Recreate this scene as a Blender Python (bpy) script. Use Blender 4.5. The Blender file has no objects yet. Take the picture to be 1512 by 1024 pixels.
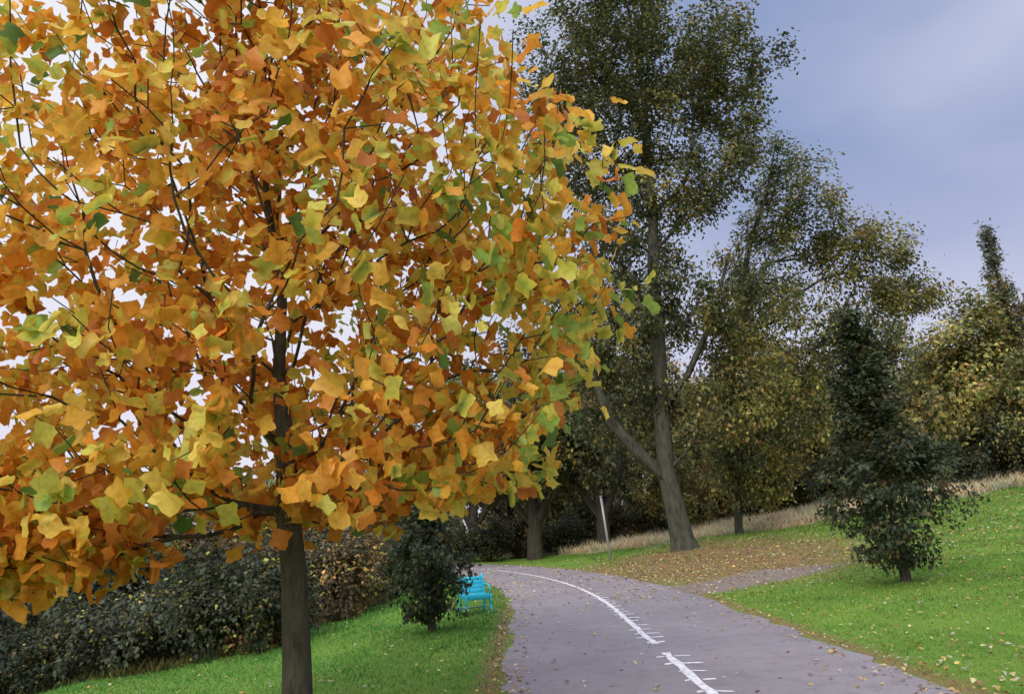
import bpy, math, random
import numpy as np
from mathutils import Vector, Matrix
random.seed(7); rng=np.random.default_rng(11)
scene=bpy.context.scene
COL=scene.collection

# ------------------------------------------------------------------ helpers
def link(o): COL.objects.link(o); return o
def np_mesh(name,V,faces_flat,loop_starts,loop_totals,col=None,smooth=False,mat=None):
    me=bpy.data.meshes.new(name)
    V=np.asarray(V,dtype=np.float32); F=np.asarray(faces_flat,dtype=np.int32)
    me.vertices.add(len(V)); me.vertices.foreach_set('co',V.ravel())
    me.loops.add(len(F)); me.loops.foreach_set('vertex_index',F)
    me.polygons.add(len(loop_starts))
    me.polygons.foreach_set('loop_start',np.asarray(loop_starts,dtype=np.int32))
    me.polygons.foreach_set('loop_total',np.asarray(loop_totals,dtype=np.int32))
    if smooth: me.polygons.foreach_set('use_smooth',np.ones(len(loop_starts),dtype=bool))
    if col is not None:
        a=me.color_attributes.new('Col','FLOAT_COLOR','POINT')
        c=np.ones((len(V),4),dtype=np.float32); c[:,:3]=col
        a.data.foreach_set('color',c.ravel())
    me.update(calc_edges=True); me.validate()
    if mat: me.materials.append(mat)
    return me
def poly_mesh(name,V,faces,mat=None,col=None,smooth=False):
    flat=[i for f in faces for i in f]; tot=[len(f) for f in faces]
    st=np.concatenate([[0],np.cumsum(tot)[:-1]])
    return np_mesh(name,V,flat,st,tot,col,smooth,mat)
def nd(nt,t,**k):
    n=nt.nodes.new(t)
    for a,b in k.items():
        if a in n.inputs.keys(): n.inputs[a].default_value=b
        else: setattr(n,a,b)
    return n
def new_mat(name):
    m=bpy.data.materials.new(name); m.use_nodes=True
    nt=m.node_tree; nt.nodes.clear()
    out=nt.nodes.new('ShaderNodeOutputMaterial')
    return m,nt,out
def rgba(c): return (c[0],c[1],c[2],1)

def leaf_mat(name,transl=0.35,rough=0.5,rand=0.12,spec=0.3,blotch=0):
    m,nt,out=new_mat(name)
    at=nd(nt,'ShaderNodeAttribute',attribute_name='Col')
    oi=nd(nt,'ShaderNodeObjectInfo')
    mr=nd(nt,'ShaderNodeMapRange'); nt.links.new(oi.outputs['Random'],mr.inputs['Value'])
    mr.inputs['To Min'].default_value=1-rand*2; mr.inputs['To Max'].default_value=1+rand*2
    hs=nd(nt,'ShaderNodeHueSaturation'); nt.links.new(at.outputs['Color'],hs.inputs['Color'])
    nt.links.new(mr.outputs[0],hs.inputs['Value']); colout=hs.outputs[0]
    if blotch:
        tc=nd(nt,'ShaderNodeTexCoord'); n=nd(nt,'ShaderNodeTexNoise'); n.inputs['Scale'].default_value=22; n.inputs['Detail'].default_value=5
        nt.links.new(tc.outputs['Object'],n.inputs['Vector'])
        r=nd(nt,'ShaderNodeValToRGB'); r.color_ramp.elements[0].position=.36; r.color_ramp.elements[1].position=.54
        r.color_ramp.elements[0].color=(.76,.64,.54,1); r.color_ramp.elements[1].color=(1.0,1.0,1.0,1)
        nt.links.new(n.outputs[0],r.inputs[0])
        x=nd(nt,'ShaderNodeMix',data_type='RGBA',blend_type='MULTIPLY'); x.inputs[0].default_value=blotch
        nt.links.new(colout,x.inputs[6]); nt.links.new(r.outputs[0],x.inputs[7]); colout=x.outputs[2]
    p=nd(nt,'ShaderNodeBsdfPrincipled'); p.inputs['Roughness'].default_value=rough
    p.inputs['Specular IOR Level'].default_value=spec
    nt.links.new(colout,p.inputs['Base Color'])
    tr=nd(nt,'ShaderNodeBsdfTranslucent'); nt.links.new(colout,tr.inputs['Color'])
    mx=nd(nt,'ShaderNodeMixShader'); mx.inputs[0].default_value=transl
    nt.links.new(p.outputs[0],mx.inputs[1]); nt.links.new(tr.outputs[0],mx.inputs[2])
    nt.links.new(mx.outputs[0],out.inputs[0]); return m
def bark_mat(name,c1,c2,scale=6):
    m,nt,out=new_mat(name)
    tc=nd(nt,'ShaderNodeTexCoord'); mp=nd(nt,'ShaderNodeMapping'); mp.inputs['Scale'].default_value=(3,3,.7)
    nt.links.new(tc.outputs['Object'],mp.inputs[0])
    n=nd(nt,'ShaderNodeTexNoise'); n.inputs['Scale'].default_value=scale; n.inputs['Detail'].default_value=8; n.inputs['Roughness'].default_value=.7
    nt.links.new(mp.outputs[0],n.inputs['Vector'])
    n2=nd(nt,'ShaderNodeTexNoise'); n2.inputs['Scale'].default_value=3.0; n2.inputs['Detail'].default_value=5
    nt.links.new(tc.outputs['Object'],n2.inputs['Vector'])
    r=nd(nt,'ShaderNodeValToRGB'); r.color_ramp.elements[0].position=.38; r.color_ramp.elements[1].position=.64
    r.color_ramp.elements[0].color=rgba(c1); r.color_ramp.elements[1].color=rgba(c2)
    nt.links.new(n.outputs[0],r.inputs[0])
    r2=nd(nt,'ShaderNodeValToRGB'); r2.color_ramp.elements[0].position=.42; r2.color_ramp.elements[1].position=.66
    r2.color_ramp.elements[0].color=(0,0,0,1); r2.color_ramp.elements[1].color=(.6,.6,.6,1); nt.links.new(n2.outputs[0],r2.inputs[0])
    x=nd(nt,'ShaderNodeMix',data_type='RGBA'); nt.links.new(r2.outputs[0],x.inputs[0]); nt.links.new(r.outputs[0],x.inputs[6]); x.inputs[7].default_value=(c2[0]*.75,c2[1]*1.05,c2[2]*.7,1)
    b=nd(nt,'ShaderNodeBump'); b.inputs['Strength'].default_value=1; b.inputs['Distance'].default_value=.04
    nt.links.new(n.outputs[0],b.inputs['Height'])
    p=nd(nt,'ShaderNodeBsdfPrincipled'); p.inputs['Roughness'].default_value=.9
    nt.links.new(x.outputs[2],p.inputs['Base Color']); nt.links.new(b.outputs[0],p.inputs['Normal'])
    nt.links.new(p.outputs[0],out.inputs[0]); return m
def plain_mat(name,c,rough=.5,metal=0,var=.15):
    m,nt,out=new_mat(name)
    tc=nd(nt,'ShaderNodeTexCoord')
    n=nd(nt,'ShaderNodeTexNoise'); n.inputs['Scale'].default_value=14; n.inputs['Detail'].default_value=6
    nt.links.new(tc.outputs['Object'],n.inputs['Vector'])
    r=nd(nt,'ShaderNodeValToRGB'); r.color_ramp.elements[0].position=.3; r.color_ramp.elements[1].position=.6
    r.color_ramp.elements[0].color=rgba([x*(1-2*var) for x in c]); r.color_ramp.elements[1].color=rgba(c)
    nt.links.new(n.outputs[0],r.inputs[0])
    p=nd(nt,'ShaderNodeBsdfPrincipled'); p.inputs['Roughness'].default_value=rough; p.inputs['Metallic'].default_value=metal
    nt.links.new(r.outputs[0],p.inputs['Base Color']); nt.links.new(p.outputs[0],out.inputs[0]); return m

# ------------------------------------------------------------------ terrain
def cx(y):
    y=np.asarray(y,float); q=np.clip(y-15,0,40); e=np.clip(y-55,0,None)
    return 1.64-.0084*q*q-e*.67
def dcx(y):
    y=np.asarray(y,float); return -.0168*np.clip(y-15,0,40)
def lat(x,y): return (x-cx(y))/np.sqrt(1+dcx(y)**2)
def H(x,y):
    x=np.asarray(x,float); y=np.asarray(y,float)
    xr=np.interp(y,[0,18,26,34,60],[4.05,3.95,3.2,1.5,1.0])
    xr=np.maximum(xr,cx(y)+2.4*np.sqrt(1+dcx(y)**2))
    s=np.interp(y,[5,15,30,60],[.06,.085,.11,.11])
    q=np.clip(x-xr,0,None); hr=s*q*q/(q+.6); hr=9*np.tanh(hr/9)
    q=np.clip(-lat(x,y)-2.4,0,None); hl=-.12*q*q/(q+.6); hl=3*np.tanh(hl/3)
    bump=.05*np.sin(x*.9+1.3*np.sin(y*.4))*np.cos(y*.7+x*.2)+.03*np.sin(x*2.1+y*1.3)
    m=np.clip((np.abs(lat(x,y))-2.4)/1.5,0,1)
    return hr+hl+bump*m
def H1(x,y): return float(H(x,y))

def axis(segs):
    out=[]
    for a,b,s in segs: out.append(np.arange(a,b,s))
    out.append([segs[-1][1]]); return np.concatenate(out)
xs=axis([(-900,-100,80),(-100,-30,5),(-30,-8,.6),(-8,10,.25),(10,32,.6),(32,100,5),(100,900,80)])
ys=axis([(-60,-5,5),(-5,4,.6),(4,36,.25),(36,70,.5),(70,150,5),(150,1500,90)])
X,Y=np.meshgrid(xs,ys); Z=H(X,Y)
nx,ny=len(xs),len(ys)
V=np.stack([X.ravel(),Y.ravel(),Z.ravel()],1)
i=np.arange(nx*ny).reshape(ny,nx)
F=np.stack([i[:-1,:-1],i[:-1,1:],i[1:,1:],i[1:,:-1]],-1).reshape(-1,4)
def straw_mask(x,y):
    edge=np.interp(x,[-5,2,4,6,9,12,17,23,30],[60,45,40.5,37.5,34.5,32.5,31.5,31.2,29.7])
    return np.clip((y-edge)/1.5,0,1)*np.clip((x-1)/2,0,1)
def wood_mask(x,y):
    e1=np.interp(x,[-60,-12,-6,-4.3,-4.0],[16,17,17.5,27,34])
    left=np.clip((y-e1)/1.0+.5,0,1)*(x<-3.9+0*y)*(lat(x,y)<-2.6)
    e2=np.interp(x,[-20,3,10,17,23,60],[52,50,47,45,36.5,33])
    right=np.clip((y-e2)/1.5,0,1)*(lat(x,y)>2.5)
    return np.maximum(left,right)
def seg_d(x,y,a,b):
    ax,ay=a; bx,by=b; t=((x-ax)*(bx-ax)+(y-ay)*(by-ay))/((bx-ax)**2+(by-ay)**2); t=np.clip(t,0,1)
    return np.hypot(x-ax-t*(bx-ax),y-ay-t*(by-ay))
def dirt_mask(x,y):
    d=seg_d(x,y,(3.0,18.2),(6.6,19.4)); m=np.clip(1.75-d/1.0,0,1)
    return np.clip(m,0,1)
def litter_mask(x,y):
    d=np.hypot((x-6)/4.8,(y-26)/8.8); m=np.clip(1.5-d*1.1,0,1)
    e=np.clip(1-(np.abs(np.abs(lat(x,y))-2.15))/.35,0,1)*.8
    return np.maximum(m,e)
C=np.stack([dirt_mask(X,Y).ravel(),litter_mask(X,Y).ravel(),straw_mask(X,Y).ravel()],1)
m,nt,out=new_mat('ground_mat')
at=nd(nt,'ShaderNodeAttribute',attribute_name='Col'); sp=nd(nt,'ShaderNodeSeparateColor'); nt.links.new(at.outputs['Color'],sp.inputs[0])
at2=nd(nt,'ShaderNodeAttribute',attribute_name='Wood')
tc=nd(nt,'ShaderNodeTexCoord')
def noise(scale,detail=6,rough=.6):
    n=nd(nt,'ShaderNodeTexNoise'); n.inputs['Scale'].default_value=scale; n.inputs['Detail'].default_value=detail; n.inputs['Roughness'].default_value=rough
    nt.links.new(tc.outputs['Object'],n.inputs['Vector']); return n.outputs[0]
def ramp(src,a,b,c1,c2):
    r=nd(nt,'ShaderNodeValToRGB'); e=r.color_ramp.elements; e[0].position=a; e[1].position=b; e[0].color=rgba(c1); e[1].color=rgba(c2)
    nt.links.new(src,r.inputs[0]); return r.outputs[0]
def mixc(f,a,b):
    x=nd(nt,'ShaderNodeMix',data_type='RGBA'); nt.links.new(f,x.inputs[0]); nt.links.new(a,x.inputs[6]); nt.links.new(b,x.inputs[7]); return x.outputs[2]
def edgemask(src,nsrc,soft=.25):
    a=nd(nt,'ShaderNodeMath',operation='ADD'); nt.links.new(src,a.inputs[0]); nt.links.new(nsrc,a.inputs[1])
    r=nd(nt,'ShaderNodeMapRange'); r.inputs['From Min'].default_value=1-soft; r.inputs['From Max'].default_value=1+soft
    nt.links.new(a.outputs[0],r.inputs['Value']); return r.outputs[0]
n1=noise(.6);n2=noise(25,8,.7);n3=noise(3.5,8,.7)
grass=ramp(n1,.35,.65,(.075,.19,.02),(.19,.31,.05))
g2=ramp(n2,.3,.7,(.05,.12,.015),(.24,.38,.06)); 
x=nd(nt,'ShaderNodeMix',data_type='RGBA'); x.inputs[0].default_value=.5; nt.links.new(grass,x.inputs[6]); nt.links.new(g2,x.inputs[7]); base=x.outputs[2]
lit=ramp(n2,.35,.65,(.11,.07,.04),(.40,.26,.12)); 
base=mixc(edgemask(sp.outputs[1],n3),base,lit)
dirt=ramp(n2,.3,.7,(.15,.12,.105),(.33,.28,.235)); base=mixc(edgemask(sp.outputs[0],n3),base,dirt)
straw=ramp(n2,.3,.7,(.45,.39,.22),(.75,.67,.45)); base=mixc(edgemask(sp.outputs[2],n3),base,straw)
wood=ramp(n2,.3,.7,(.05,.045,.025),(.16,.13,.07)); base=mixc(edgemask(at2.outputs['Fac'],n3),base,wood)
b=nd(nt,'ShaderNodeBump'); b.inputs['Strength'].default_value=.7; b.inputs['Distance'].default_value=.05; nt.links.new(n2,b.inputs['Height'])
p=nd(nt,'ShaderNodeBsdfPrincipled'); p.inputs['Roughness'].default_value=.95; p.inputs['Specular IOR Level'].default_value=.1
nt.links.new(base,p.inputs['Base Color']); nt.links.new(b.outputs[0],p.inputs['Normal']); nt.links.new(p.outputs[0],out.inputs[0])
me=np_mesh('ground',V,F.ravel(),np.arange(len(F))*4,np.full(len(F),4),C,True,m)
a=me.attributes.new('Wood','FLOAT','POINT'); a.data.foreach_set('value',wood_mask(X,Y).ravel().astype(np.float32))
g=link(bpy.data.objects.new('ground',me)); g['kind']='structure'; g['label']='grassy park ground sloping across the path'; g['category']='ground'

# ------------------------------------------------------------------ path
m,nt,out=new_mat('asphalt')
tc=nd(nt,'ShaderNodeTexCoord')
n1=noise(.45,5);n2=noise(70,5,.85);n3=noise(4,8,.7)
c1=ramp(n1,.35,.65,(.215,.187,.198),(.31,.274,.285)); c2=ramp(n2,.36,.64,(.10,.09,.097),(.44,.40,.41))
x=nd(nt,'ShaderNodeMix',data_type='RGBA'); x.inputs[0].default_value=.42; nt.links.new(c1,x.inputs[6]); nt.links.new(c2,x.inputs[7])
c3=ramp(n3,.48,.75,(1,1,1),(.62,.57,.55))
x2=nd(nt,'ShaderNodeMix',data_type='RGBA',blend_type='MULTIPLY'); x2.inputs[0].default_value=.7; nt.links.new(x.outputs[2],x2.inputs[6]); nt.links.new(c3,x2.inputs[7])
vo=nd(nt,'ShaderNodeTexVoronoi',feature='DISTANCE_TO_EDGE'); vo.inputs['Scale'].default_value=.3
ad=nd(nt,'ShaderNodeMix',data_type='VECTOR'); 
nn=nd(nt,'ShaderNodeTexNoise'); nn.inputs['Scale'].default_value=1.6; nn.inputs['Detail'].default_value=5; nt.links.new(tc.outputs['Object'],nn.inputs['Vector'])
ad.inputs[0].default_value=.25; nt.links.new(tc.outputs['Object'],ad.inputs[4]); nt.links.new(nn.outputs[1],ad.inputs[5]); nt.links.new(ad.outputs[1],vo.inputs['Vector'])
cr=ramp(vo.outputs['Distance'],0.0,.005,(.6,.6,.6),(1,1,1))
x3=nd(nt,'ShaderNodeMix',data_type='RGBA',blend_type='MULTIPLY'); x3.inputs[0].default_value=.35; nt.links.new(x2.outputs[2],x3.inputs[6]); nt.links.new(cr,x3.inputs[7])
b=nd(nt,'ShaderNodeBump'); b.inputs['Strength'].default_value=.6; b.inputs['Distance'].default_value=.012; nt.links.new(n2,b.inputs['Height'])
p=nd(nt,'ShaderNodeBsdfPrincipled'); p.inputs['Roughness'].default_value=.8; p.inputs['Specular IOR Level'].default_value=.3
nt.links.new(x3.outputs[2],p.inputs['Base Color']); nt.links.new(b.outputs[0],p.inputs['Normal']); nt.links.new(p.outputs[0],out.inputs[0])
asph=m
yy=np.arange(-6,66,.25); c=cx(yy); dd=dcx(yy); L=np.sqrt(1+dd**2); nxv=1/L; nyv=-dd/L
cols=[]
offs=[-2.0,-1.9,-1,0,1,1.9,2.0]
for k,o in enumerate(offs):
    j=0
    if k in(0,6): j=.05*np.sin(yy*1.7+k)+.04*rng.normal(size=len(yy))
    cols.append(np.stack([c+nxv*(o+j),yy+nyv*(o+j),np.full(len(yy),.006 if k in(0,6) else .012+.004*(k==3))],1))
V=np.stack(cols,1).reshape(-1,3); K=len(offs)
i=np.arange(len(yy)*K).reshape(len(yy),K)
F=np.stack([i[:-1,:-1],i[:-1,1:],i[1:,1:],i[1:,:-1]],-1).reshape(-1,4)
me=np_mesh('path',V,F.ravel(),np.arange(len(F))*4,np.full(len(F),4),None,True,asph)
o=link(bpy.data.objects.new('path',me)); o['kind']='structure'; o['label']='grey asphalt shared path curving away between trees'; o['category']='path'

m,nt,out=new_mat('worn_paint')
tc=nd(nt,'ShaderNodeTexCoord')
n=noise(10,12,.9)
col=ramp(n,.36,.54,(.34,.32,.32),(.82,.80,.81))
p=nd(nt,'ShaderNodeBsdfPrincipled'); p.inputs['Roughness'].default_value=.7; nt.links.new(col,p.inputs['Base Color'])
tp=nd(nt,'ShaderNodeBsdfTransparent'); al=ramp(n,.39,.44,(0,0,0),(1,1,1)); mx=nd(nt,'ShaderNodeMixShader')
nt.links.new(al,mx.inputs[0]); nt.links.new(tp.outputs[0],mx.inputs[1]); nt.links.new(p.outputs[0],mx.inputs[2]); nt.links.new(mx.outputs[0],out.inputs[0])
paint=m
Vs=[];Fs=[]
def quad_strip(y0,y1,o0,o1,slant=0,z=.0205):
    ys_=np.linspace(y0,y1,max(2,int((y1-y0)/.25)+1))
    b0=len(Vs)
    for q in ys_:
        d=float(dcx(q)); l=math.sqrt(1+d*d)
        for oo in(o0,o1):
            jj=random.uniform(-.015,.015)
            Vs.append((float(cx(q))+(oo+jj)/l, q+slant*(oo-o0)-d*(oo+jj)/l*1.0+random.uniform(-.008,.008), z))
    for k in range(len(ys_)-1): Fs.append((b0+2*k,b0+2*k+1,b0+2*k+3,b0+2*k+2))
quad_strip(3.0,9.9,-.05,.05); quad_strip(10.6,34,-.045,.045); quad_strip(35,60,-.05,.05)
y=3.2
while y<19:
    if not(9.85<y<10.55):
        w_=random.uniform(.06,.11)
        quad_strip(y,y+w_,-.05 -.09*random.random()-.02,-.051,slant=random.uniform(-.1,.5))
        quad_strip(y,y+w_,.051,.15+.13*random.random(),slant=-random.uniform(0,.5))
    y+=.5+random.uniform(-.09,.09)
me=poly_mesh('path_marking',Vs,Fs,paint)
o=link(bpy.data.objects.new('path_marking',me)); o['kind']='structure'; o['label']='worn white centre line with short cross ticks on asphalt'; o['category']='road marking'

# ------------------------------------------------------------------ trees
def grow(pre,targets,alpha=.45,step=.5,wig=.05,minz=-9):
    N=sum(len(p[0]) for p in pre)+len(targets)*14+10
    P=np.zeros((N,3)); par=-np.ones(N,int); pl=np.zeros(N); fix=np.zeros(N); trunkf=np.zeros(N,bool); n=0
    for pts,rad,pi in pre:
        prev=-1
        for k,(a,r) in enumerate(zip(pts,rad)):
            P[n]=a; fix[n]=r; trunkf[n]=True
            if k==0 and pi is not None and n:
                prev=int(np.argmin(np.linalg.norm(P[:n]-P[n],axis=1)))
            par[n]=prev
            if prev>=0: pl[n]=pl[prev]+np.linalg.norm(P[n]-P[prev])
            prev=n; n+=1
    T=np.asarray(targets)
    d=np.min(np.linalg.norm(T[:,None]-P[None,:n],axis=2),axis=1)
    T=T[np.argsort(d)]
    tips=[]
    for t in T:
        df=t-P[:n]; D=np.linalg.norm(df,axis=1)
        cost=D+alpha*pl[:n]+ .6*np.clip(P[:n,2]-t[2],0,None)+50*(trunkf[:n]&(P[:n,2]<minz))
        j=int(np.argmin(cost)); D0=D[j]
        if D0<1e-3: continue
        k=min(12,max(1,int(D0/step)))
        a=P[j].copy(); prev=j
        side=rng.normal(size=3)*wig*D0
        for q in range(1,k+1):
            u=q/k; pos=a+(t-a)*u+side*math.sin(math.pi*u)+np.array([0,0,-.06*D0*math.sin(math.pi*u)])
            P[n]=pos; par[n]=prev; pl[n]=pl[prev]+np.linalg.norm(pos-P[prev]); prev=n; n+=1
            if n>=N-14: break
        tips.append(prev)
        if n>=N-14: break
    return P[:n],par[:n],fix[:n],trunkf[:n],np.array(tips)
def tubes(P,par,fix,trunkf,rtip,rmaxb,kt=12,kb=5,expo=.5,rough=.06,cull=0):
    n=len(P); cnt=np.zeros(n); ch=[[] for _ in range(n)]
    for i in range(n):
        if par[i]>=0: ch[par[i]].append(i)
    for i in range(n-1,-1,-1):
        if not ch[i]: cnt[i]=max(cnt[i],1)
        if par[i]>=0: cnt[par[i]]+=cnt[i]
    r=np.minimum(rtip*cnt**expo,rmaxb)
    r=np.where(fix>0,fix,r)
    D=np.zeros((n,3))
    for i in range(n):
        if par[i]>=0: D[i]=P[i]-P[par[i]]
        elif ch[i]: D[i]=P[ch[i][0]]-P[i]
        else: D[i]=(0,0,1)
    D/= np.maximum(np.linalg.norm(D,axis=1),1e-6)[:,None]
    Vs=[];Fs=[];ring=[None]*n
    def mk(pos,d,rad,k,irr):
        ref=np.array([.31,.93,.17]) if abs(d[1])<.85 else np.array([1,.1,.1])
        u=np.cross(d,ref); u/=np.linalg.norm(u)+1e-9; v=np.cross(d,u)
        b=len(Vs)
        for q in range(k):
            a=2*math.pi*q/k; rr=rad*(1+irr*math.sin(3*a+pos[2]*1.1)+irr*.6*math.sin(5*a+pos[2]*2))
            Vs.append(pos+rr*(math.cos(a)*u+math.sin(a)*v))
        return b,k
    for i in range(n):
        p=par[i]; k=kt if trunkf[i] else kb; irr=rough if trunkf[i] else 0
        if p<0: ring[i]=mk(P[i],D[i],r[i],k,irr); continue
        if r[i]<cull: continue
        main=(max(ch[p],key=lambda c:(trunkf[c],cnt[c]))==i)
        if main and ring[p] and ring[p][1]==k: s=ring[p]
        else: s=mk(P[p],D[i],min(r[p],r[i]*1.25),k,irr)
        e=mk(P[i],D[i],r[i],k,irr); ring[i]=e
        for q in range(k):
            Fs.append((s[0]+q,s[0]+(q+1)%k,e[0]+(q+1)%k,e[0]+q))
    return np.array(Vs),Fs,r
def tulip():
    h=[(0.24,-.05),(.48,.04),(.43,.28),(.35,.44),(.42,.66),(.40,.88),(.16,.86)]
    V=[(0,0),(0,.4),(0,.76)]+h+[(-a,b) for a,b in h]
    V=[(x,y,.28*abs(x)-.30*y*y+.25*x*x*y) for x,y in V]
    F=[(0,3,4,5,6,1),(1,6,7,8,9,2),(0,1,13,12,11,10),(1,2,16,15,14,13)]
    e=np.array([0,0,.3]+[.8,1,.9,.8,.9,1,.8]*2)
    return np.array(V),F,e
def simple():
    V=[(0,0,0),(.36,.42,.08),(0,1,-.12),(-.36,.42,.08)]
    return np.array(V),[(0,1,2,3)],np.array([0,.6,1,.6])
def leaves(pos,size,colr,edgecol,tmpl,nrm,tip,mat,name='crown',fr_=(.2,2.2)):
    TV,TF,e=tmpl; N=len(pos)
    nrm=nrm/np.linalg.norm(nrm,axis=1)[:,None]
    tip=tip-(tip*nrm).sum(1)[:,None]*nrm; tip/=np.maximum(np.linalg.norm(tip,axis=1),1e-5)[:,None]
    sd=np.cross(tip,nrm)
    fold=rng.uniform(fr_[0],fr_[1],N); wd=rng.uniform(.70,1.12,N)
    V=(pos[:,None]+size[:,None,None]*(TV[None,:,0,None]*sd[:,None]*wd[:,None,None]+TV[None,:,1,None]*tip[:,None]+(TV[None,:,2]*fold[:,None])[:,:,None]*nrm[:,None]))
    m=len(TV)
    if m>6: V=V+size[:,None,None]*rng.normal(size=V.shape)*.022
    V=V.reshape(-1,3)
    cc=(colr[:,None]*(1-e[None,:,None])+edgecol[:,None]*e[None,:,None]).reshape(-1,3)
    flat=np.array([q for f in TF for q in f]); tot=np.array([len(f) for f in TF])
    FF=(flat[None]+np.arange(N)[:,None]*m).ravel(); TT=np.tile(tot,N); ST=np.concatenate([[0],np.cumsum(TT)[:-1]])
    return np_mesh(name,V,FF,ST,TT,cc,m>6,mat)
def ell(n,c,r,bias=.42):
    v=rng.normal(size=(n,3)); v/=np.linalg.norm(v,axis=1)[:,None]
    return np.array(c)+v*(rng.random(n)**bias)[:,None]*np.array(r)
def pick(pal,w,n):
    w=np.array(w,float); w/=w.sum(); return np.array(pal)[rng.choice(len(pal),n,p=w)]
def tree(name,label,cat,loc,pre,targets,nl,sig,size,colfn,lmat,bmat,tmpl,rtip=.01,rmax=.2,alpha=.45,step=.5,expo=.5,centre=None,up=.5,cull=0,kt=12,rough=.06,group=None,flat=.8,minz=-9,fr_=(.2,2.2),zs=1.0):
    P,par,fix,tf,tips=grow(pre,targets,alpha,step,minz=minz)
    V,F,r=tubes(P,par,fix,tf,rtip,rmax,expo=expo,cull=cull,kt=kt,rough=rough)
    e=link(bpy.data.objects.new(name,None)); e.location=loc; e.empty_display_size=.5
    e['label']=label; e['category']=cat
    if group: e['group']=group
    t=link(bpy.data.objects.new('trunk',poly_mesh('trunk',V,F,bmat,None,True))); t.parent=e
    src=P[tips]; pv=P[par[tips]]
    clump=rng.uniform(.35,1.65,len(src)); cnt=np.maximum(1,(nl*clump).astype(int))
    idx=np.repeat(np.arange(len(src)),cnt); N=len(idx)
    u=rng.random(N)**1.5
    pos=src[idx]*(1-u[:,None])+pv[idx]*u[:,None]+np.clip(rng.normal(size=(N,3)),-2.1,2.1)*np.array([1,1,zs])*sig*rng.uniform(.7,1.2,len(src))[idx][:,None]
    cen=np.array(centre if centre is not None else targets.mean(0))
    out_=pos-cen; out_/=np.linalg.norm(out_,axis=1)[:,None]+1e-6
    nrm=out_*.5+np.array([0,0,up])+rng.normal(size=(N,3))*flat*.6
    tip=out_*.7+np.array([0,0,-.7])+rng.normal(size=(N,3))*.6
    sz=rng.uniform(.55,1.3,N)*size
    c,ec=colfn(pos,idx,len(src))
    k=link(bpy.data.objects.new('crown',leaves(pos,sz,c,ec,tmpl,nrm,tip,lmat,'crown',fr_))); k.parent=e
    return e
def copy_tree(src,loc,rz,s,label=None,group=None,name=None):
    n=src.copy(); link(n); n.location=loc; n.rotation_euler=(0,0,rz); n.scale=s if hasattr(s,'__len__') else (s,s,s)
    if label: n['label']=label
    if group: n['group']=group
    for c in list(src.children):
        k=c.copy(); link(k); k.parent=n; k.matrix_parent_inverse=Matrix()
    return n

bark_a=bark_mat('bark_grey_brown',(.024,.018,.014),(.115,.088,.064),8)
bark_d=bark_mat('bark_dark',(.02,.015,.012),(.08,.06,.045),4)
bark_m=bark_mat('bark_mossy',(.022,.02,.016),(.10,.088,.065),2.5)
lm_tulip=leaf_mat('tulip_leaf',.42,.45,0,.25,.7)
lm_gen=leaf_mat('tree_leaf',.35,.5,.10)
T1=tulip(); T2=simple()

# --- orange tulip tree
pts=[(.03,0,-.35),(.01,0,.0),(0,0,.3),(-.02,0,.9),(-.05,.01,1.5),(-.10,.0,2.0),(-.13,.02,2.6),(-.19,0,3.2),(-.17,.03,4.0),(-.32,-.02,5.0),(-.33,0,6.0),(-.45,.03,7.2),(-.5,0,8.6)]
rad=[.17,.145,.128,.115,.108,.10,.08,.058,.042,.03,.022,.016,.01]
bz=H1(-1.93,6.5)
prof_z=[1.8,2.0,2.6,3.2,4.0,5.0,6.0,7.0,8.0,9.0]; prof_r=[1.0,2.1,2.7,3.0,3.1,2.9,2.5,1.9,1.2,.3]
tg=[]
while len(tg)<1320:
    z=rng.uniform(1.78,9.0); a=rng.uniform(0,2*math.pi); R=np.interp(z,prof_z,prof_r)*(1+.08*math.sin(3*a+z*2)+.06*math.sin(7*a+z*5))
    rr=R*rng.random()**.50
    if rng.random()<R/3.2: tg.append((-.25+rr*math.cos(a),rr*math.sin(a),z-bz))
tg=np.concatenate([np.array(tg),ell(85,(-2.4,-.3,2.0-bz),(1.1,1.4,.6)),ell(44,(-2.0,-.6,1.7-bz),(.8,.9,.42)),ell(55,(1.5,0,2.5-bz),(1.2,1.3,.6)),ell(55,(2.2,0,4.6-bz),(.9,1.3,1.1))])
tg=tg[~((tg[:,1]<-2.35))]
pal=[(.95,.47,.07),(.95,.57,.09),(.95,.70,.14),(.90,.36,.055),(.62,.21,.04),(.76,.74,.15),(.40,.58,.12),(.15,.28,.07)]
def col_tulip(pos,idx,n):
    N=len(pos); cl=rng.random(n)[idx]
    c=pick(pal,[26,30,15,15,8,8,5,2.5],N).astype(float)
    gr=pick(pal,[2,8,14,1,0,26,26,9],N).astype(float)
    hx=np.clip((pos[:,0]-.5)/2.2,0,1)*.55+.11+.10*(pos[:,1]<-1.5)
    pick_g=(cl<hx)
    c[pick_g]=gr[pick_g]
    rr=np.hypot(pos[:,0]+.25,pos[:,1]); deep=(rr<1.5)&(rng.random(N)<.38); c[deep]=np.array((.70,.27,.045))
    c*=rng.uniform(.78,1.08,N)[:,None]
    ec=c*np.array((1.02,.95,.85)); 
    gre=(c[:,1]>c[:,0]*.95)&(rng.random(N)<.45); ec[gre]=np.array((.84,.68,.10))
    yl=(c[:,1]<=c[:,0]*.95)&(rng.random(N)<.12); c[yl]=np.array((.70,.66,.10))
    return np.clip(c,0,.97),np.clip(ec,0,.97)
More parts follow.
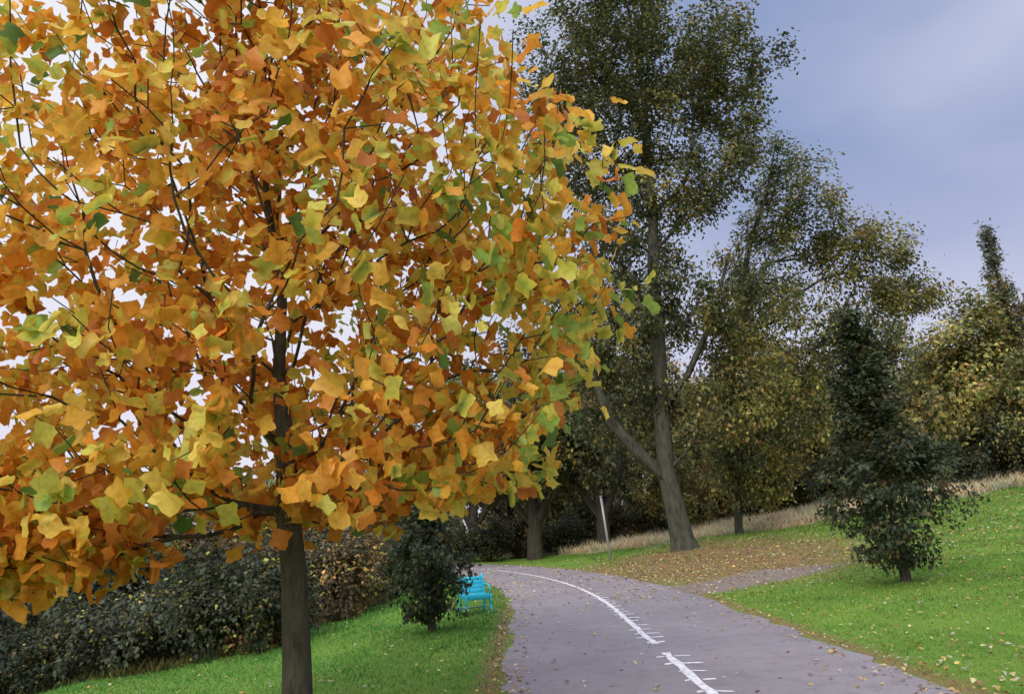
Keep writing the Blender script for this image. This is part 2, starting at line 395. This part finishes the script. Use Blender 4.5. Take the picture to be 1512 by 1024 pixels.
tulip_tree=tree('tulip_tree','young tulip tree with orange and yellow leaves on grass verge','tree',(-1.93,6.5,bz),
  [(pts,rad,None)],tg,8.2,.13,.148,col_tulip,lm_tulip,bark_a,T1,rtip=.0045,rmax=.04,alpha=.5,step=.22,expo=.42,centre=(-.2,0,3.2),up=.45,flat=1.15,minz=1.9,fr_=(.4,2.8))

# --- tall main tree
def col_mix(pal,w,pal2,w2,f,top=None,gain=1.0):
    def fn(pos,idx,n):
        N=len(pos); cl=rng.random(n)[idx]; c=pick(pal,w,N).astype(float); c2=pick(pal2,w2,N).astype(float)
        ff=np.full(N,f) if top is None else f+top(pos)
        s=(cl<ff); s=s^(rng.random(N)<.07); c[s]=c2[s]
        c*=gain*rng.uniform(.6,1.4,N)[:,None]*(rng.uniform(.7,1.35,n)[idx])[:,None]
        return c,c*1.1
    return fn
DG=[(.115,.13,.052),(.155,.165,.065),(.08,.10,.042),(.21,.195,.08)]
YB=[(.50,.38,.08),(.48,.28,.08),(.36,.21,.065),(.42,.42,.08),(.26,.15,.065)]
YG=[(.34,.32,.09),(.26,.27,.08),(.46,.40,.10),(.38,.24,.08),(.19,.21,.07)]
bx,by=6.3,30.5; b0=H1(bx,by)
mp_=[(.05,0,-.5),(0,0,0),(-.05,0,.5),(-.15,0,1.3),(-.4,0,3.1),(-.3,0,6),(-.05,0,9),(.05,0,11.7),(.35,0,14.5),(.35,0,17),(.6,0,20),(.5,0,23),(.2,0,27)]
mr_=[.72,.60,.48,.42,.37,.32,.28,.25,.22,.18,.13,.08,.03]
lp=[(-.36,0,2.7),(-.9,-.05,3.3),(-1.6,-.1,4.1),(-2.5,-.3,5.3),(-3.1,-.4,7.5),(-3.4,0,10.5)]; lr=[.29,.28,.26,.21,.15,.07]
lp2=[(-.3,0,5.2),(.9,-.5,7),(2.0,-.8,9),(3.2,-.8,12)]; lr2=[.17,.14,.11,.06]
tg=np.concatenate([ell(185,(.5,0,21.5),(4.8,4.2,4.8),.5),ell(80,(-3.0,0,22),(2.7,3,3.4)),ell(42,(-3.0,0,17.5),(2.2,2.5,2.5)),ell(80,(4.1,-.3,20.8),(2.8,3,2.7)),ell(16,(5.0,0,18.0),(1.4,2,.8)),ell(70,(0,0,26),(3.4,3,3.0),.5),
   ell(100,(-.3,.6,14.5),(3.5,3.4,4.8),.5),ell(40,(3.0,-1,15.3),(2.2,2.2,1.8)),ell(95,(-2.4,.4,9.3),(2.8,3,3.4),.5),ell(30,(-1.9,.6,5.8),(2.6,1.6,1.5)),ell(55,(2.6,-1.5,5.8),(2.6,1.8,1.9)),ell(60,(3.2,-1,9.5),(2.8,2.4,2.3)),ell(34,(.6,1,10.5),(2.2,2,2))])
def topf(pos): return np.where((pos[:,2]<9.0)&(pos[:,0]>.4),.5,np.clip((pos[:,0])*.04+.06,0,.25))
big=tree('alder_tree','tall dark green broadleaf tree with forked mossy trunk beside path','tree',(bx,by,b0),
  [(mp_,mr_,None),(lp,lr,0),(lp2,lr2,0)],tg,90,.33,.185,col_mix(DG,[4,3,3,2],YG,[3,2,2,2.5,2],.16,topf,1.0),lm_gen,bark_m,T2,rtip=.018,rmax=.15,alpha=.35,step=.8,expo=.5,centre=(0,0,15),minz=2.5)
# --- second leaning tree
tp=[(0,0,-.4),(0,0,.3),(.2,0,2.5),(.4,0,5),(.8,0,8),(1.6,0,11),(2.6,0,14),(3.6,0,16),(4.4,0,18.5)]; tr=[.22,.18,.17,.17,.16,.13,.10,.07,.03]
tg=np.concatenate([ell(90,(4.8,0,15.8),(2.7,2.6,3.2)),ell(70,(7.4,0,12.8),(2.7,2.2,2.0)),ell(42,(10.0,0,10.6),(2.2,1.8,.9)),ell(48,(2.4,0,11.6),(2.2,2.4,2.2)),ell(65,(5.4,0,8.9),(3.8,2.6,1.9)),ell(55,(1.8,0,7.5),(2.9,2.5,2.2)),ell(55,(4.5,0,5.2),(3.4,2,1.7)),ell(90,(.8,-.5,3.0),(2.8,1.6,2.0))])
def topf2(pos): return np.clip((pos[:,0]-4)*.08,0,.4)+.25*(pos[:,2]<8)
tree('poplar_tree','slender green and rust leaved tree leaning over the grass','tree',(9.5,34,H1(9.5,34)),
  [(tp,tr,None)],tg,84,.33,.18,col_mix(DG,[4,3,3,2],YG,[3,2,2,3,2],.2,topf2,1.02),lm_gen,bark_m,T2,rtip=.017,rmax=.11,alpha=.3,step=.8,centre=(4,0,12),minz=1.2)

# --- small dense trees
def cone_t(n,h,z0,R,lean=(0,0),pw=.8,jag=.2,b0=.07,b1=6):
    o=[]
    while len(o)<n:
        u=rng.random(); a=rng.uniform(0,6.283)
        rp=R*((1-u)**pw)*min(1,(u+b0)*b1)*(1+jag*math.sin(2*a+u*9)+jag*.8*math.sin(5*a+u*17))
        if rng.random()<rp/R+.12: 
            r=rp*rng.random()**.5; z=z0+(h-z0)*u
            o.append((r*math.cos(a)+lean[0]*z,r*math.sin(a)+lean[1]*z,z))
    return np.array(o)
HB=[(.05,.07,.035),(.07,.095,.045),(.10,.12,.062),(.035,.05,.027)]
HB2=[(.20,.15,.06),(.14,.10,.05),(.18,.19,.07)]
tg=np.concatenate([cone_t(430,5.2,.35,1.42,(-.03,0),.75,.16,.16,2.6),ell(50,(.7,-.1,2.3),(.7,.7,.5)),ell(80,(-.12,0,3.6),(.66,.6,.95)),ell(35,(-.15,0,4.6),(.36,.36,.65))])
tree('hornbeam_tree','small dark leaved conical tree standing on bright grass bank','tree',(6.93,14.35,H1(6.93,14.35)),
 [([(0,0,-.2),(0,0,.3),(.01,0,1),(-.04,0,2),(-.09,0,3.2),(-.16,0,5.0)],[.11,.085,.07,.055,.035,.012],None)],tg,25,.11,.105,col_mix(HB,[4,4,3,2],HB2,[2,2,2],.09),lm_gen,bark_d,T2,rtip=.004,rmax=.03,alpha=.3,step=.3,centre=(0,0,1.8),minz=.35,zs=.6)
tg=cone_t(260,2.95,.25,1.0,(-.02,0),.40,.22,.25,1.8)
tree('hornbeam_tree','small bushy dark green tree beside bench on grass','tree',(-1.78,14.1,H1(-1.78,14.1)),
 [([(0,0,-.2),(0,0,.2),(.01,0,.8),(-.02,0,1.6),(0,0,2.6)],[.09,.07,.055,.04,.012],None)],tg,32,.09,.095,col_mix(HB,[4,4,3,2],HB2,[2,2,2],.10),lm_gen,bark_d,T2,rtip=.004,rmax=.03,alpha=.3,step=.3,centre=(0,0,1.1),minz=.2,zs=.7)

# --- woodland templates
def round_tree(name,label,loc,h,R,z0,nt_,nl,sig,size,fn,grp,trunk_r=.28,fork=False,cat='tree'):
    tr=[(0,0,-.5),(0,0,.2),(.05,0,h*.2),(-.1,.05,h*.4),(.1,0,h*.65),(0,0,h*.93)]; rr=[trunk_r*1.5,trunk_r*1.15,trunk_r*.9,trunk_r*.7,trunk_r*.4,trunk_r*.1]
    pre=[(tr,rr,None)]
    if fork: pre+= [([(0.03,0,h*.13),(.5,0,h*.2),(1.3,0,h*.32),(2.0,0,h*.5)],[trunk_r*.75,trunk_r*.65,trunk_r*.5,trunk_r*.3],0),([(0.03,0,h*.12),(-.6,0,h*.2),(-1.5,0,h*.3),(-2.4,0,h*.48)],[trunk_r*.7,trunk_r*.6,trunk_r*.5,trunk_r*.3],0)]
    T=[]
    cs=[ (rng.uniform(-.45,.45)*R,rng.uniform(-.45,.45)*R,z0+(h-z0)*q) for q in (.2,.35,.5,.62,.75,.86)]
    ww=[1,1.05,1,.85,.7,.45]
    for c_,w in zip(cs,ww): T.append(ell(int(nt_*w/5),c_,(R*.75*w,R*.75*w,(h-z0)*.2),.5))
    T=np.concatenate(T)
    return tree(name,label,cat,loc,pre,T,nl,sig,size,fn,lm_gen,bark_d,T2,rtip=.02,rmax=trunk_r*.5,alpha=.35,step=1.0,centre=(0,0,h*.55),group=grp,cull=.028,kt=9,minz=h*.1)
GW='trees along the woodland edge'
fn_d=col_mix([(.11,.13,.06),(.15,.165,.07),(.13,.12,.06)],[3,3,2],YB,[1,1,2,2,3],.18)
fn_o=col_mix([(.15,.17,.06),(.20,.19,.07),(.115,.135,.05)],[3,3,2],YG,[3,2,2,3,1],.45)
fn_r=col_mix([(.25,.17,.065),(.20,.13,.055),(.17,.15,.055)],[3,3,2],YB,[2,3,3,1,3],.3,None,.95)
def at_(x,y): return (x,y,H1(x,y)-.05)
tA=round_tree('ash_tree','dark forked tree with low spreading limbs near path bend',at_(.5,44),13,5,3.2,240,50,.42,.30,fn_d,GW,.42,True)
tB=round_tree('maple_tree','olive green and yellow broadleaf tree at woodland edge',at_(24,40),10,4.2,1.2,230,50,.42,.28,fn_o,GW,.25)
tC=round_tree('beech_tree','rusty brown autumn tree at woodland edge',at_(29.5,38),9,3.8,1.0,210,50,.42,.28,fn_r,GW,.22)
lab={'A':'dark green woodland tree in deep shade','B':'olive green and yellow broadleaf tree at woodland edge','C':'rusty brown autumn tree at woodland edge'}
src={'A':tA,'B':tB,'C':tC}
pl=[('A',4.6,45,.95),('A',-3.5,53,1.0),('B',1.5,54,1.2),('A',8,52,1.0),('B',11.5,49,.95),('C',14,53,1.05),('A',17,50,.78),('B',20,48,1.0),('C',22.5,52,1.1),('A',26,50,.85),
    ('B',30,46,.95),('C',33,42,1.1),('B',36,47,1.3),('A',12,60,1.15),('B',19,60,1.2),('A',5,62,1.15),('A',-1,66,1.1),
    ('A',-9,54,.9),('A',-14,47,.62),('B',-12,40,.62),('C',-8.5,33,.5),('A',-17,38,.5),('C',-20,33,.55),('A',-24,36,.5),('B',-27,30,.52),('A',-13,32,.42),('A',-31,34,.5),
    ('B',26,36,.72),('C',20.5,42,.75),('B',31,34.5,.95),('A',-6.5,40,.5),('B',8.5,44,.6),('B',14.5,45,.6),('C',11.5,46,.5),
    ('B',-9.3,25.5,.46),('C',-12.8,26,.50),('B',-16.5,25.5,.52),('C',-6.8,29.5,.42),('B',-20,27,.55)]
for k,x,y,s in pl:
    copy_tree(src[k],at_(x,y),rng.uniform(0,6.28),(s*rng.uniform(.9,1.1),s*rng.uniform(.9,1.1),s*rng.uniform(.92,1.08)),lab[k],GW)
tg=cone_t(430,14.2,1.5,2.2,(0,0),.95,.12,.2,4)
tree('fir_tree','tall narrow pointed grey green tree rising above the wood','tree',at_(27.9,40.5),
 [([(0,0,-.5),(0,0,4),(.1,0,9),(0,0,14.0)],[.25,.2,.12,.03],None)],tg,26,.20,.22,col_mix([(.20,.22,.15),(.16,.18,.12)],[1,1],YB,[1,1,1,1,1],.06),lm_gen,bark_d,T2,rtip=.015,rmax=.08,alpha=.2,step=.8,centre=(0,0,7))

# --- shrubs
GS='dark shrubs along the foot of the bank'
def shrub(label,loc,fn,R,h,n,nl,size,name='shrub'):
    T=np.concatenate([ell(int(n*.5),(0,0,h*.42),(R,R,h*.45),.5),ell(int(n*.3),(R*.4,0,h*.62),(R*.55,R*.6,h*.36),.5),ell(int(n*.2),(-R*.5,.1,h*.5),(R*.5,R*.5,h*.38),.5)])
    T[:,2]=np.maximum(T[:,2],.08)
    return tree(name,label,'shrub',loc,[([(0,0,-.2),(0,0,.25),(.1,0,h*.5)],[.07,.05,.02],None),([(0,0,.1),(-.3,.1,h*.4)],[.04,.02],0),([(0,0,.1),(.35,-.1,h*.4)],[.04,.02],0)],
      T,nl,.15,size,fn,lm_gen,bark_d,T2,rtip=.006,rmax=.03,alpha=.3,step=.4,centre=(0,0,h*.3),group=GS,kt=7)
SH=[(.05,.068,.032),(.07,.09,.042),(.055,.058,.04),(.10,.11,.06)]
s1=shrub('dense dark green shrub at foot of grass bank',at_(-6.5,17.6),col_mix(SH,[3,3,2,1],YB,[0,0,1,2,2],.07),1.9,2.6,220,44,.12)
s2=shrub('grey green bramble shrub at foot of grass bank',at_(-9.3,18.0),col_mix([(.10,.115,.07),(.075,.09,.055),(.06,.07,.045)],[1,1,1],YB,[1,0,1,1,1],.08),1.8,2.2,200,40,.115)
s3=shrub('rusty brown shrub among dark bushes',at_(-5.6,22),col_mix([(.11,.08,.045),(.08,.085,.045),(.14,.095,.05)],[1,1,1],YB,[1,1,2,1,2],.15),1.7,2.8,220,42,.12)
sl={0:s1,1:s2,2:s3}
for k,x,y,s in [(1,-7.9,19.8,.95),(0,-11.5,17.2,.75),(1,-13.8,18.6,1.3),(0,-10.4,20.5,1.4),(2,-8.6,22.5,1.45),(0,-6.0,25.5,1.05),(2,-7.4,28,1.4),(0,-12.5,22.5,1.0),(1,-15.5,21,1.5),(0,-5.2,29,.9),
  (2,-17,19,1.0),(0,-19.5,22,1.7),(0,-18,28,1.7),(0,-6.8,32.5,1.3),(1,-5.8,36,1.1),(0,-9.5,37,1.6),(0,-9,43,1.5),(0,-5.0,46,1.2),
  (0,-2.4,47,1.2),(2,-.6,49,1.1),(1,2.4,49,1.2),(0,4.4,50,1.2),(2,6.6,49.3,1.1),(0,9.0,48.5,1.3),(1,11.4,47.5,1.1),(0,13.5,47,1.3),(2,16,46,1.2),(0,18.2,44,1.2),(0,20.5,40,1.3),(1,22,38,1.1),(0,24.2,36.5,1.4),(2,26.5,35,1.2),(0,28.5,34,1.5),(0,31.5,33,1.5)]:
    copy_tree(sl[k],at_(x,y),rng.uniform(0,6.28),(s,s,s*rng.uniform(.85,1.15)),sl[k]['label'],GS)

# --- far woodland mass
N=60000
th=rng.uniform(-.95,.95,N); Rr=rng.uniform(68,95,N)
wx=Rr*np.sin(th); wy=Rr*np.cos(th)
hh=(5.0+2.5*np.sin(th*23)+1.5*np.sin(th*57+2)+1.2*np.sin(th*111))*np.interp(th,[-.95,-.25,0,.95],[.75,.8,1.5,1.5])
wz=H(wx,wy)+hh*rng.random(N)**.75
pos=np.stack([wx,wy,wz],1)
c=pick([(.13,.15,.08),(.17,.18,.08),(.22,.19,.09),(.18,.13,.08)],[3,3,2,1],N)*rng.uniform(.6,1.4,N)[:,None]
me=leaves(pos,rng.uniform(.5,1.0,N),c,c,T2,rng.normal(size=(N,3))+np.array([0,-.6,.3]),rng.normal(size=(N,3)),lm_gen,'woodland')
o=link(bpy.data.objects.new('woodland',me)); o['kind']='stuff'; o['label']='distant mass of autumn woodland foliage'; o['category']='woodland'

# ------------------------------------------------------------------ grass blades
def blades(N,xr_,yr_,ypow,filt,h,w,pal,wt,name,label,up=1.0):
    u=rng.random(N); y=yr_[0]*(yr_[1]/yr_[0])**(u**ypow)
    x=rng.uniform(xr_[0],xr_[1],N)
    k=filt(x,y); x=x[k]; y=y[k]; n=len(x)
    z=H(x,y); sc=np.clip(y/9,1,3.2)
    tuft=.75+.5*(np.sin(x*5.1+3*np.sin(y*2.3))*np.cos(y*4.3+2*np.sin(x*1.9))>.25)
    a=rng.uniform(0,6.283,n); hh=h*rng.uniform(.5,1.4,n)*np.sqrt(sc)*tuft; ww=w*sc
    base=np.stack([x,y,z-.005],1); d=np.stack([np.cos(a),np.sin(a),np.zeros(n)],1)
    ln=rng.normal(size=(n,2))*.5
    tip=base+np.stack([ln[:,0]*hh,ln[:,1]*hh,hh],1)
    V=np.stack([base-d*ww[:,None],base+d*ww[:,None],tip],1).reshape(-1,3)
    c=pick(pal,wt,n)*rng.uniform(.7,1.3,n)[:,None]
    q1=.5+.5*np.sin(x*.8+2*np.sin(y*.35))*np.cos(y*.5+.7*np.sin(x*1.7)); q2=.5+.5*np.sin(x*2.3+1.7*np.sin(y*1.3))*np.sin(y*1.7+x*.6)
    pn=.62+.42*q1+.28*q2; c=c*pn[:,None]; c[:,0]*=(.85+.35*q2)
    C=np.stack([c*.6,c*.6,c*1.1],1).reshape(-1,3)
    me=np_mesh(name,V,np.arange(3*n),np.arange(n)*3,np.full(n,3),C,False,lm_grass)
    o=link(bpy.data.objects.new(name,me)); o['kind']='stuff'; o['label']=label; o['category']='grass'
lm_grass=leaf_mat('grass_blade',.3,.6,0,.15)
GP=[(.21,.39,.07),(.27,.44,.09),(.14,.30,.05),(.40,.45,.14),(.45,.38,.18)]
def fr(x,y):
    ok=(lat(x,y)>2.0+.12*rng.random(len(x)))&(x<y*.80+1)&(dirt_mask(x,y)<rng.random(len(x))*.8)&(straw_mask(x,y)<.5)&(wood_mask(x,y)<.5)
    return ok&(litter_mask(x,y)*.8<rng.random(len(x)))
def fl(x,y):
    return (lat(x,y)<-2.0-.12*rng.random(len(x)))&(x>-y*.85-1)&(wood_mask(x,y)<.4)
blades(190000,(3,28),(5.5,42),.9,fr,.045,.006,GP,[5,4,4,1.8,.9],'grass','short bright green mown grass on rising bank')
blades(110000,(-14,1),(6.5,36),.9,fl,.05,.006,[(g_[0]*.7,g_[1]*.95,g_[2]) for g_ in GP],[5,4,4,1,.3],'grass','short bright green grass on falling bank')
ST_=[(.76,.68,.45),(.66,.57,.34),(.46,.46,.21),(.82,.74,.54)]
blades(70000,(2,28),(29,52),1,lambda x,y:(straw_mask(x,y)>.3+.4*rng.random(len(x)))&(wood_mask(x,y)<.5),.2,.010,ST_,[3,3,1.2,2],'grass','long straw coloured dry grass below the trees')
WD=[(.11,.13,.05),(.17,.19,.06),(.19,.16,.06)]
blades(40000,(-18,0),(15,34),1,lambda x,y:(wood_mask(x,y)>.1)&(lat(x,y)<-2.4)&(x>-y*.8-1),.16,.012,WD,[1,1,1],'grass','rough dark undergrowth below shrubs')

# ------------------------------------------------------------------ fallen leaves
N=50000
y=5.5*(40/5.5)**rng.random(N); x=rng.uniform(-9,20,N)
dl=np.abs(lat(x,y)); onp=dl<2.0
w=np.where(onp,.05+.28*np.clip((y-13)/10,0,1)+.10*np.clip((lat(x,y)-1.2)/.6,0,1),.24)
w=np.maximum(w,litter_mask(x,y)*.9*(~onp)); w=np.where((dl>1.7)&(dl<2.25),np.maximum(w,.6),w)
w=np.where((x>2)&(y>16)&(y<34),np.maximum(w,.45),w)
w=np.where((x<-.5)&~onp,w*.3,w)
w=np.where(dirt_mask(x,y)>.3,.5,w)
k=rng.random(N)<w; x=x[k];y=y[k];n=len(x)
z=np.where(np.abs(lat(x,y))<1.98,.022,H(x,y)+.035)+rng.uniform(0,.008,n)
c=pick([(.72,.52,.16),(.58,.34,.11),(.34,.19,.09),(.72,.62,.32),(.22,.13,.07),(.66,.58,.46)],[3,2,2.5,2.5,1.5,2],n)*rng.uniform(.7,1.2,n)[:,None]
me=leaves(np.stack([x,y,z],1),rng.uniform(.03,.085,n)*np.clip(y/14,1,1.6),c,c,T2,np.array([0,0,1.])+rng.normal(size=(n,3))*.22,rng.normal(size=(n,3)),lm_grass,'fallen_leaves')
o=link(bpy.data.objects.new('fallen_leaves',me)); o['kind']='stuff'; o['label']='scattered yellow and brown fallen leaves on path and grass'; o['category']='leaves'

# ------------------------------------------------------------------ bench
teal=plain_mat('turquoise_paint',(.03,.60,.78),.4,0,.08); steel=plain_mat('galvanised_steel',(.42,.43,.45),.5,.3,.1)
import bmesh
def box(V,F,c,s,R=None,bev=.006):
    b=min(bev,min(s)*.2)
    bm=bmesh.new(); bmesh.ops.create_cube(bm,size=1); 
    for v in bm.verts: v.co=Vector((v.co.x*s[0],v.co.y*s[1],v.co.z*s[2]))
    bmesh.ops.bevel(bm,geom=bm.edges[:],offset=b,segments=1,affect='EDGES')
    bm.verts.index_update(); off=len(V)
    for v in bm.verts:
        q=v.co.copy()
        if R is not None: q=R@q
        V.append((q.x+c[0],q.y+c[1],q.z+c[2]))
    for f in bm.faces: F.append([v.index+off for v in f.verts])
    bm.free()
def tube(V,F,path,r,k=8):
    path=[np.array(p,float) for p in path]; base=len(V)
    for i,p in enumerate(path):
        d=path[min(i+1,len(path)-1)]-path[max(i-1,0)]; d/=np.linalg.norm(d)
        ref=np.array([0,1.,0]) if abs(d[1])<.9 else np.array([1.,0,0])
        u=np.cross(d,ref);u/=np.linalg.norm(u);v=np.cross(d,u)
        for q in range(k):
            a=2*math.pi*q/k; V.append(tuple(p+r*(math.cos(a)*u+math.sin(a)*v)))
    for i in range(len(path)-1):
        for q in range(k):
            a=base+i*k; F.append((a+q,a+(q+1)%k,a+k+(q+1)%k,a+k+q))
    F.append([base+q for q in range(k)][::-1]); F.append([base+(len(path)-1)*k+q for q in range(k)])
bench=link(bpy.data.objects.new('park_bench',None)); bench.location=(-1.16,16.6,H1(-1.16,16.6)); bench.rotation_euler=(0,0,math.radians(-68)); bench.scale=(.84,.84,.84)
bench['label']='turquoise metal park bench on grass beside path'; bench['category']='bench'
def part(name,V,F,mat,parent,smooth=False):
    o=link(bpy.data.objects.new(name,poly_mesh(name,V,F,mat,None,smooth))); o.parent=parent; return o
V=[];F=[]
for q in range(5): box(V,F,(-.16+q*.095,0,.45+(.012 if q in(0,4) else 0)),(.085,.60,.04))
box(V,F,(.262,0,.405),(.03,.60,.12))
part('seat',V,F,teal,bench)
V=[];F=[]
for q in range(4):
    zz=.54+q*.098; box(V,F,(-.235-.11*(q*.098/.35),0,zz),(.022,.60,.093),Matrix.Rotation(math.radians(-15),3,'Y'))
part('backrest',V,F,teal,bench)
for sgn in(-1,1):
    V=[];F=[]; yv=sgn*.325
    prof=[(-.36,.92),(-.30,.7),(-.24,.5),(-.22,.40),(-.26,.2),(-.32,0.02)]
    for a,b_ in zip(prof[:-1],prof[1:]):
        L_=math.hypot(a[0]-b_[0],a[1]-b_[1]); ang=math.atan2(a[0]-b_[0],a[1]-b_[1])
        box(V,F,((a[0]+b_[0])/2,yv,(a[1]+b_[1])/2),(.07,.045,L_+.03),Matrix.Rotation(ang,3,'Y'))
    prof=[(-.22,.42),(.0,.41),(.24,.44),(.27,.38),(.24,.2),(.28,0.02)]
    for a,b_ in zip(prof[:-1],prof[1:]):
        L_=math.hypot(a[0]-b_[0],a[1]-b_[1]); ang=math.atan2(a[0]-b_[0],a[1]-b_[1])
        box(V,F,((a[0]+b_[0])/2,yv+.001,(a[1]+b_[1])/2),(.07,.041,L_+.03),Matrix.Rotation(ang,3,'Y'))
    part('leg',V,F,teal,bench)
    V=[];F=[]
    tube(V,F,[(-.30,yv,.68),(-.1,yv,.69),(.1,yv,.68),(.22,yv,.65),(.26,yv,.58),(.25,yv,.46)],.02)
    part('armrest',V,F,teal,bench,True)
V=[];F=[]
tube(V,F,[(-.30,-.72,.12),(-.30,-.2,.12),(-.30,.45,.12)],.02); part('foot_rail',V,F,steel,bench,True)
V=[];F=[]
tube(V,F,[(-.36,-.72,.80),(-.36,-.2,.80),(-.36,.40,.80)],.018); part('back_rail',V,F,steel,bench,True)

# ------------------------------------------------------------------ post
px,py=3.6,33.2
post=link(bpy.data.objects.new('post',None)); post.location=(px,py,H1(px,py)); post.rotation_euler=(0,math.radians(-3.5),0)
post['label']='thin grey metal post leaning beside the path'; post['category']='post'
V=[];F=[]; tube(V,F,[(0,0,-.3),(0,0,1.4),(0,0,2.65)],.05,12); part('shaft',V,F,steel,post,True)
V=[];F=[]; tube(V,F,[(0,0,2.652),(0,0,2.70),(0,0,2.702),(0,0,2.73)],.06,12); part('cap',V,F,steel,post,True)

# ------------------------------------------------------------------ world
w=bpy.data.worlds.new('World'); scene.world=w; w.use_nodes=True; nt=w.node_tree; nt.nodes.clear()
out=nt.nodes.new('ShaderNodeOutputWorld')
SE,SR=math.radians(38),math.radians(195)
sky=nd(nt,'ShaderNodeTexSky',sky_type='NISHITA'); sky.sun_disc=False; sky.sun_elevation=SE; sky.sun_rotation=SR
bg1=nd(nt,'ShaderNodeBackground'); bg1.inputs[1].default_value=.09; nt.links.new(sky.outputs[0],bg1.inputs[0])
tc=nd(nt,'ShaderNodeTexCoord'); mp=nd(nt,'ShaderNodeMapping'); mp.inputs['Scale'].default_value=(1,1,1.6); mp.inputs['Rotation'].default_value=(0,.5,.3); mp.inputs['Location'].default_value=(.3,.1,.25)
nt.links.new(tc.outputs['Generated'],mp.inputs[0])
n=nd(nt,'ShaderNodeTexNoise'); n.inputs['Scale'].default_value=2.0; n.inputs['Detail'].default_value=4; n.inputs['Roughness'].default_value=.42; n.inputs['Distortion'].default_value=.2
nt.links.new(mp.outputs[0],n.inputs['Vector'])
cl=ramp(n.outputs[0],.36,.66,(.32,.40,.64),(.72,.74,.92))
sx=nd(nt,'ShaderNodeSeparateXYZ'); nt.links.new(tc.outputs['Generated'],sx.inputs[0])
mr=nd(nt,'ShaderNodeMapRange'); mr.inputs['From Min'].default_value=.16; mr.inputs['From Max'].default_value=-.32; nt.links.new(sx.outputs[0],mr.inputs['Value'])
wh=nd(nt,'ShaderNodeRGB'); wh.outputs[0].default_value=(1.0,.99,1.05,1)
cl2=mixc(mr.outputs[0],cl,wh.outputs[0])
mr3=nd(nt,'ShaderNodeMapRange'); mr3.inputs['From Min'].default_value=.44; mr3.inputs['From Max'].default_value=.12; mr3.inputs['To Max'].default_value=.65; nt.links.new(sx.outputs[2],mr3.inputs['Value'])
pk=nd(nt,'ShaderNodeRGB'); pk.outputs[0].default_value=(.80,.75,.92,1)
cl3=mixc(mr3.outputs[0],cl2,pk.outputs[0])
mr2=nd(nt,'ShaderNodeMapRange'); mr2.inputs['From Min'].default_value=.62; mr2.inputs['From Max'].default_value=.95; mr2.inputs['To Min'].default_value=1.0; mr2.inputs['To Max'].default_value=3.0; nt.links.new(sx.outputs[2],mr2.inputs['Value'])
bg2=nd(nt,'ShaderNodeBackground'); nt.links.new(cl3,bg2.inputs[0]); nt.links.new(mr2.outputs[0],bg2.inputs[1])
mx=nd(nt,'ShaderNodeMixShader'); mx.inputs[0].default_value=.85; nt.links.new(bg1.outputs[0],mx.inputs[1]); nt.links.new(bg2.outputs[0],mx.inputs[2]); nt.links.new(mx.outputs[0],out.inputs[0])

sun=bpy.data.lights.new('sun','SUN'); sun.energy=2.0; sun.angle=math.radians(22); sun.color=(1,.95,.88)
so=link(bpy.data.objects.new('sun',sun))
d=Vector((math.sin(SR)*math.cos(SE),math.cos(SR)*math.cos(SE),math.sin(SE)))
so.rotation_euler=d.to_track_quat('Z','Y').to_euler()

# ------------------------------------------------------------------ camera
cam=bpy.data.cameras.new('camera'); cam.lens=26; cam.sensor_width=36; cam.clip_end=3000
co=link(bpy.data.objects.new('camera',cam))
th=math.radians(14); rho=math.radians(4)
R=Vector((1,0,0)); U=Vector((0,-math.sin(th),math.cos(th))); Fw=Vector((0,math.cos(th),math.sin(th)))
cX=R*math.cos(rho)-U*math.sin(rho); cY=R*math.sin(rho)+U*math.cos(rho); cZ=-Fw
M=Matrix(((cX.x,cY.x,cZ.x,0),(cX.y,cY.y,cZ.y,0),(cX.z,cY.z,cZ.z,1.6),(0,0,0,1)))
co.matrix_world=M; scene.camera=co
scene.view_settings.view_transform='Standard'; scene.view_settings.look='None'; scene.view_settings.exposure=0
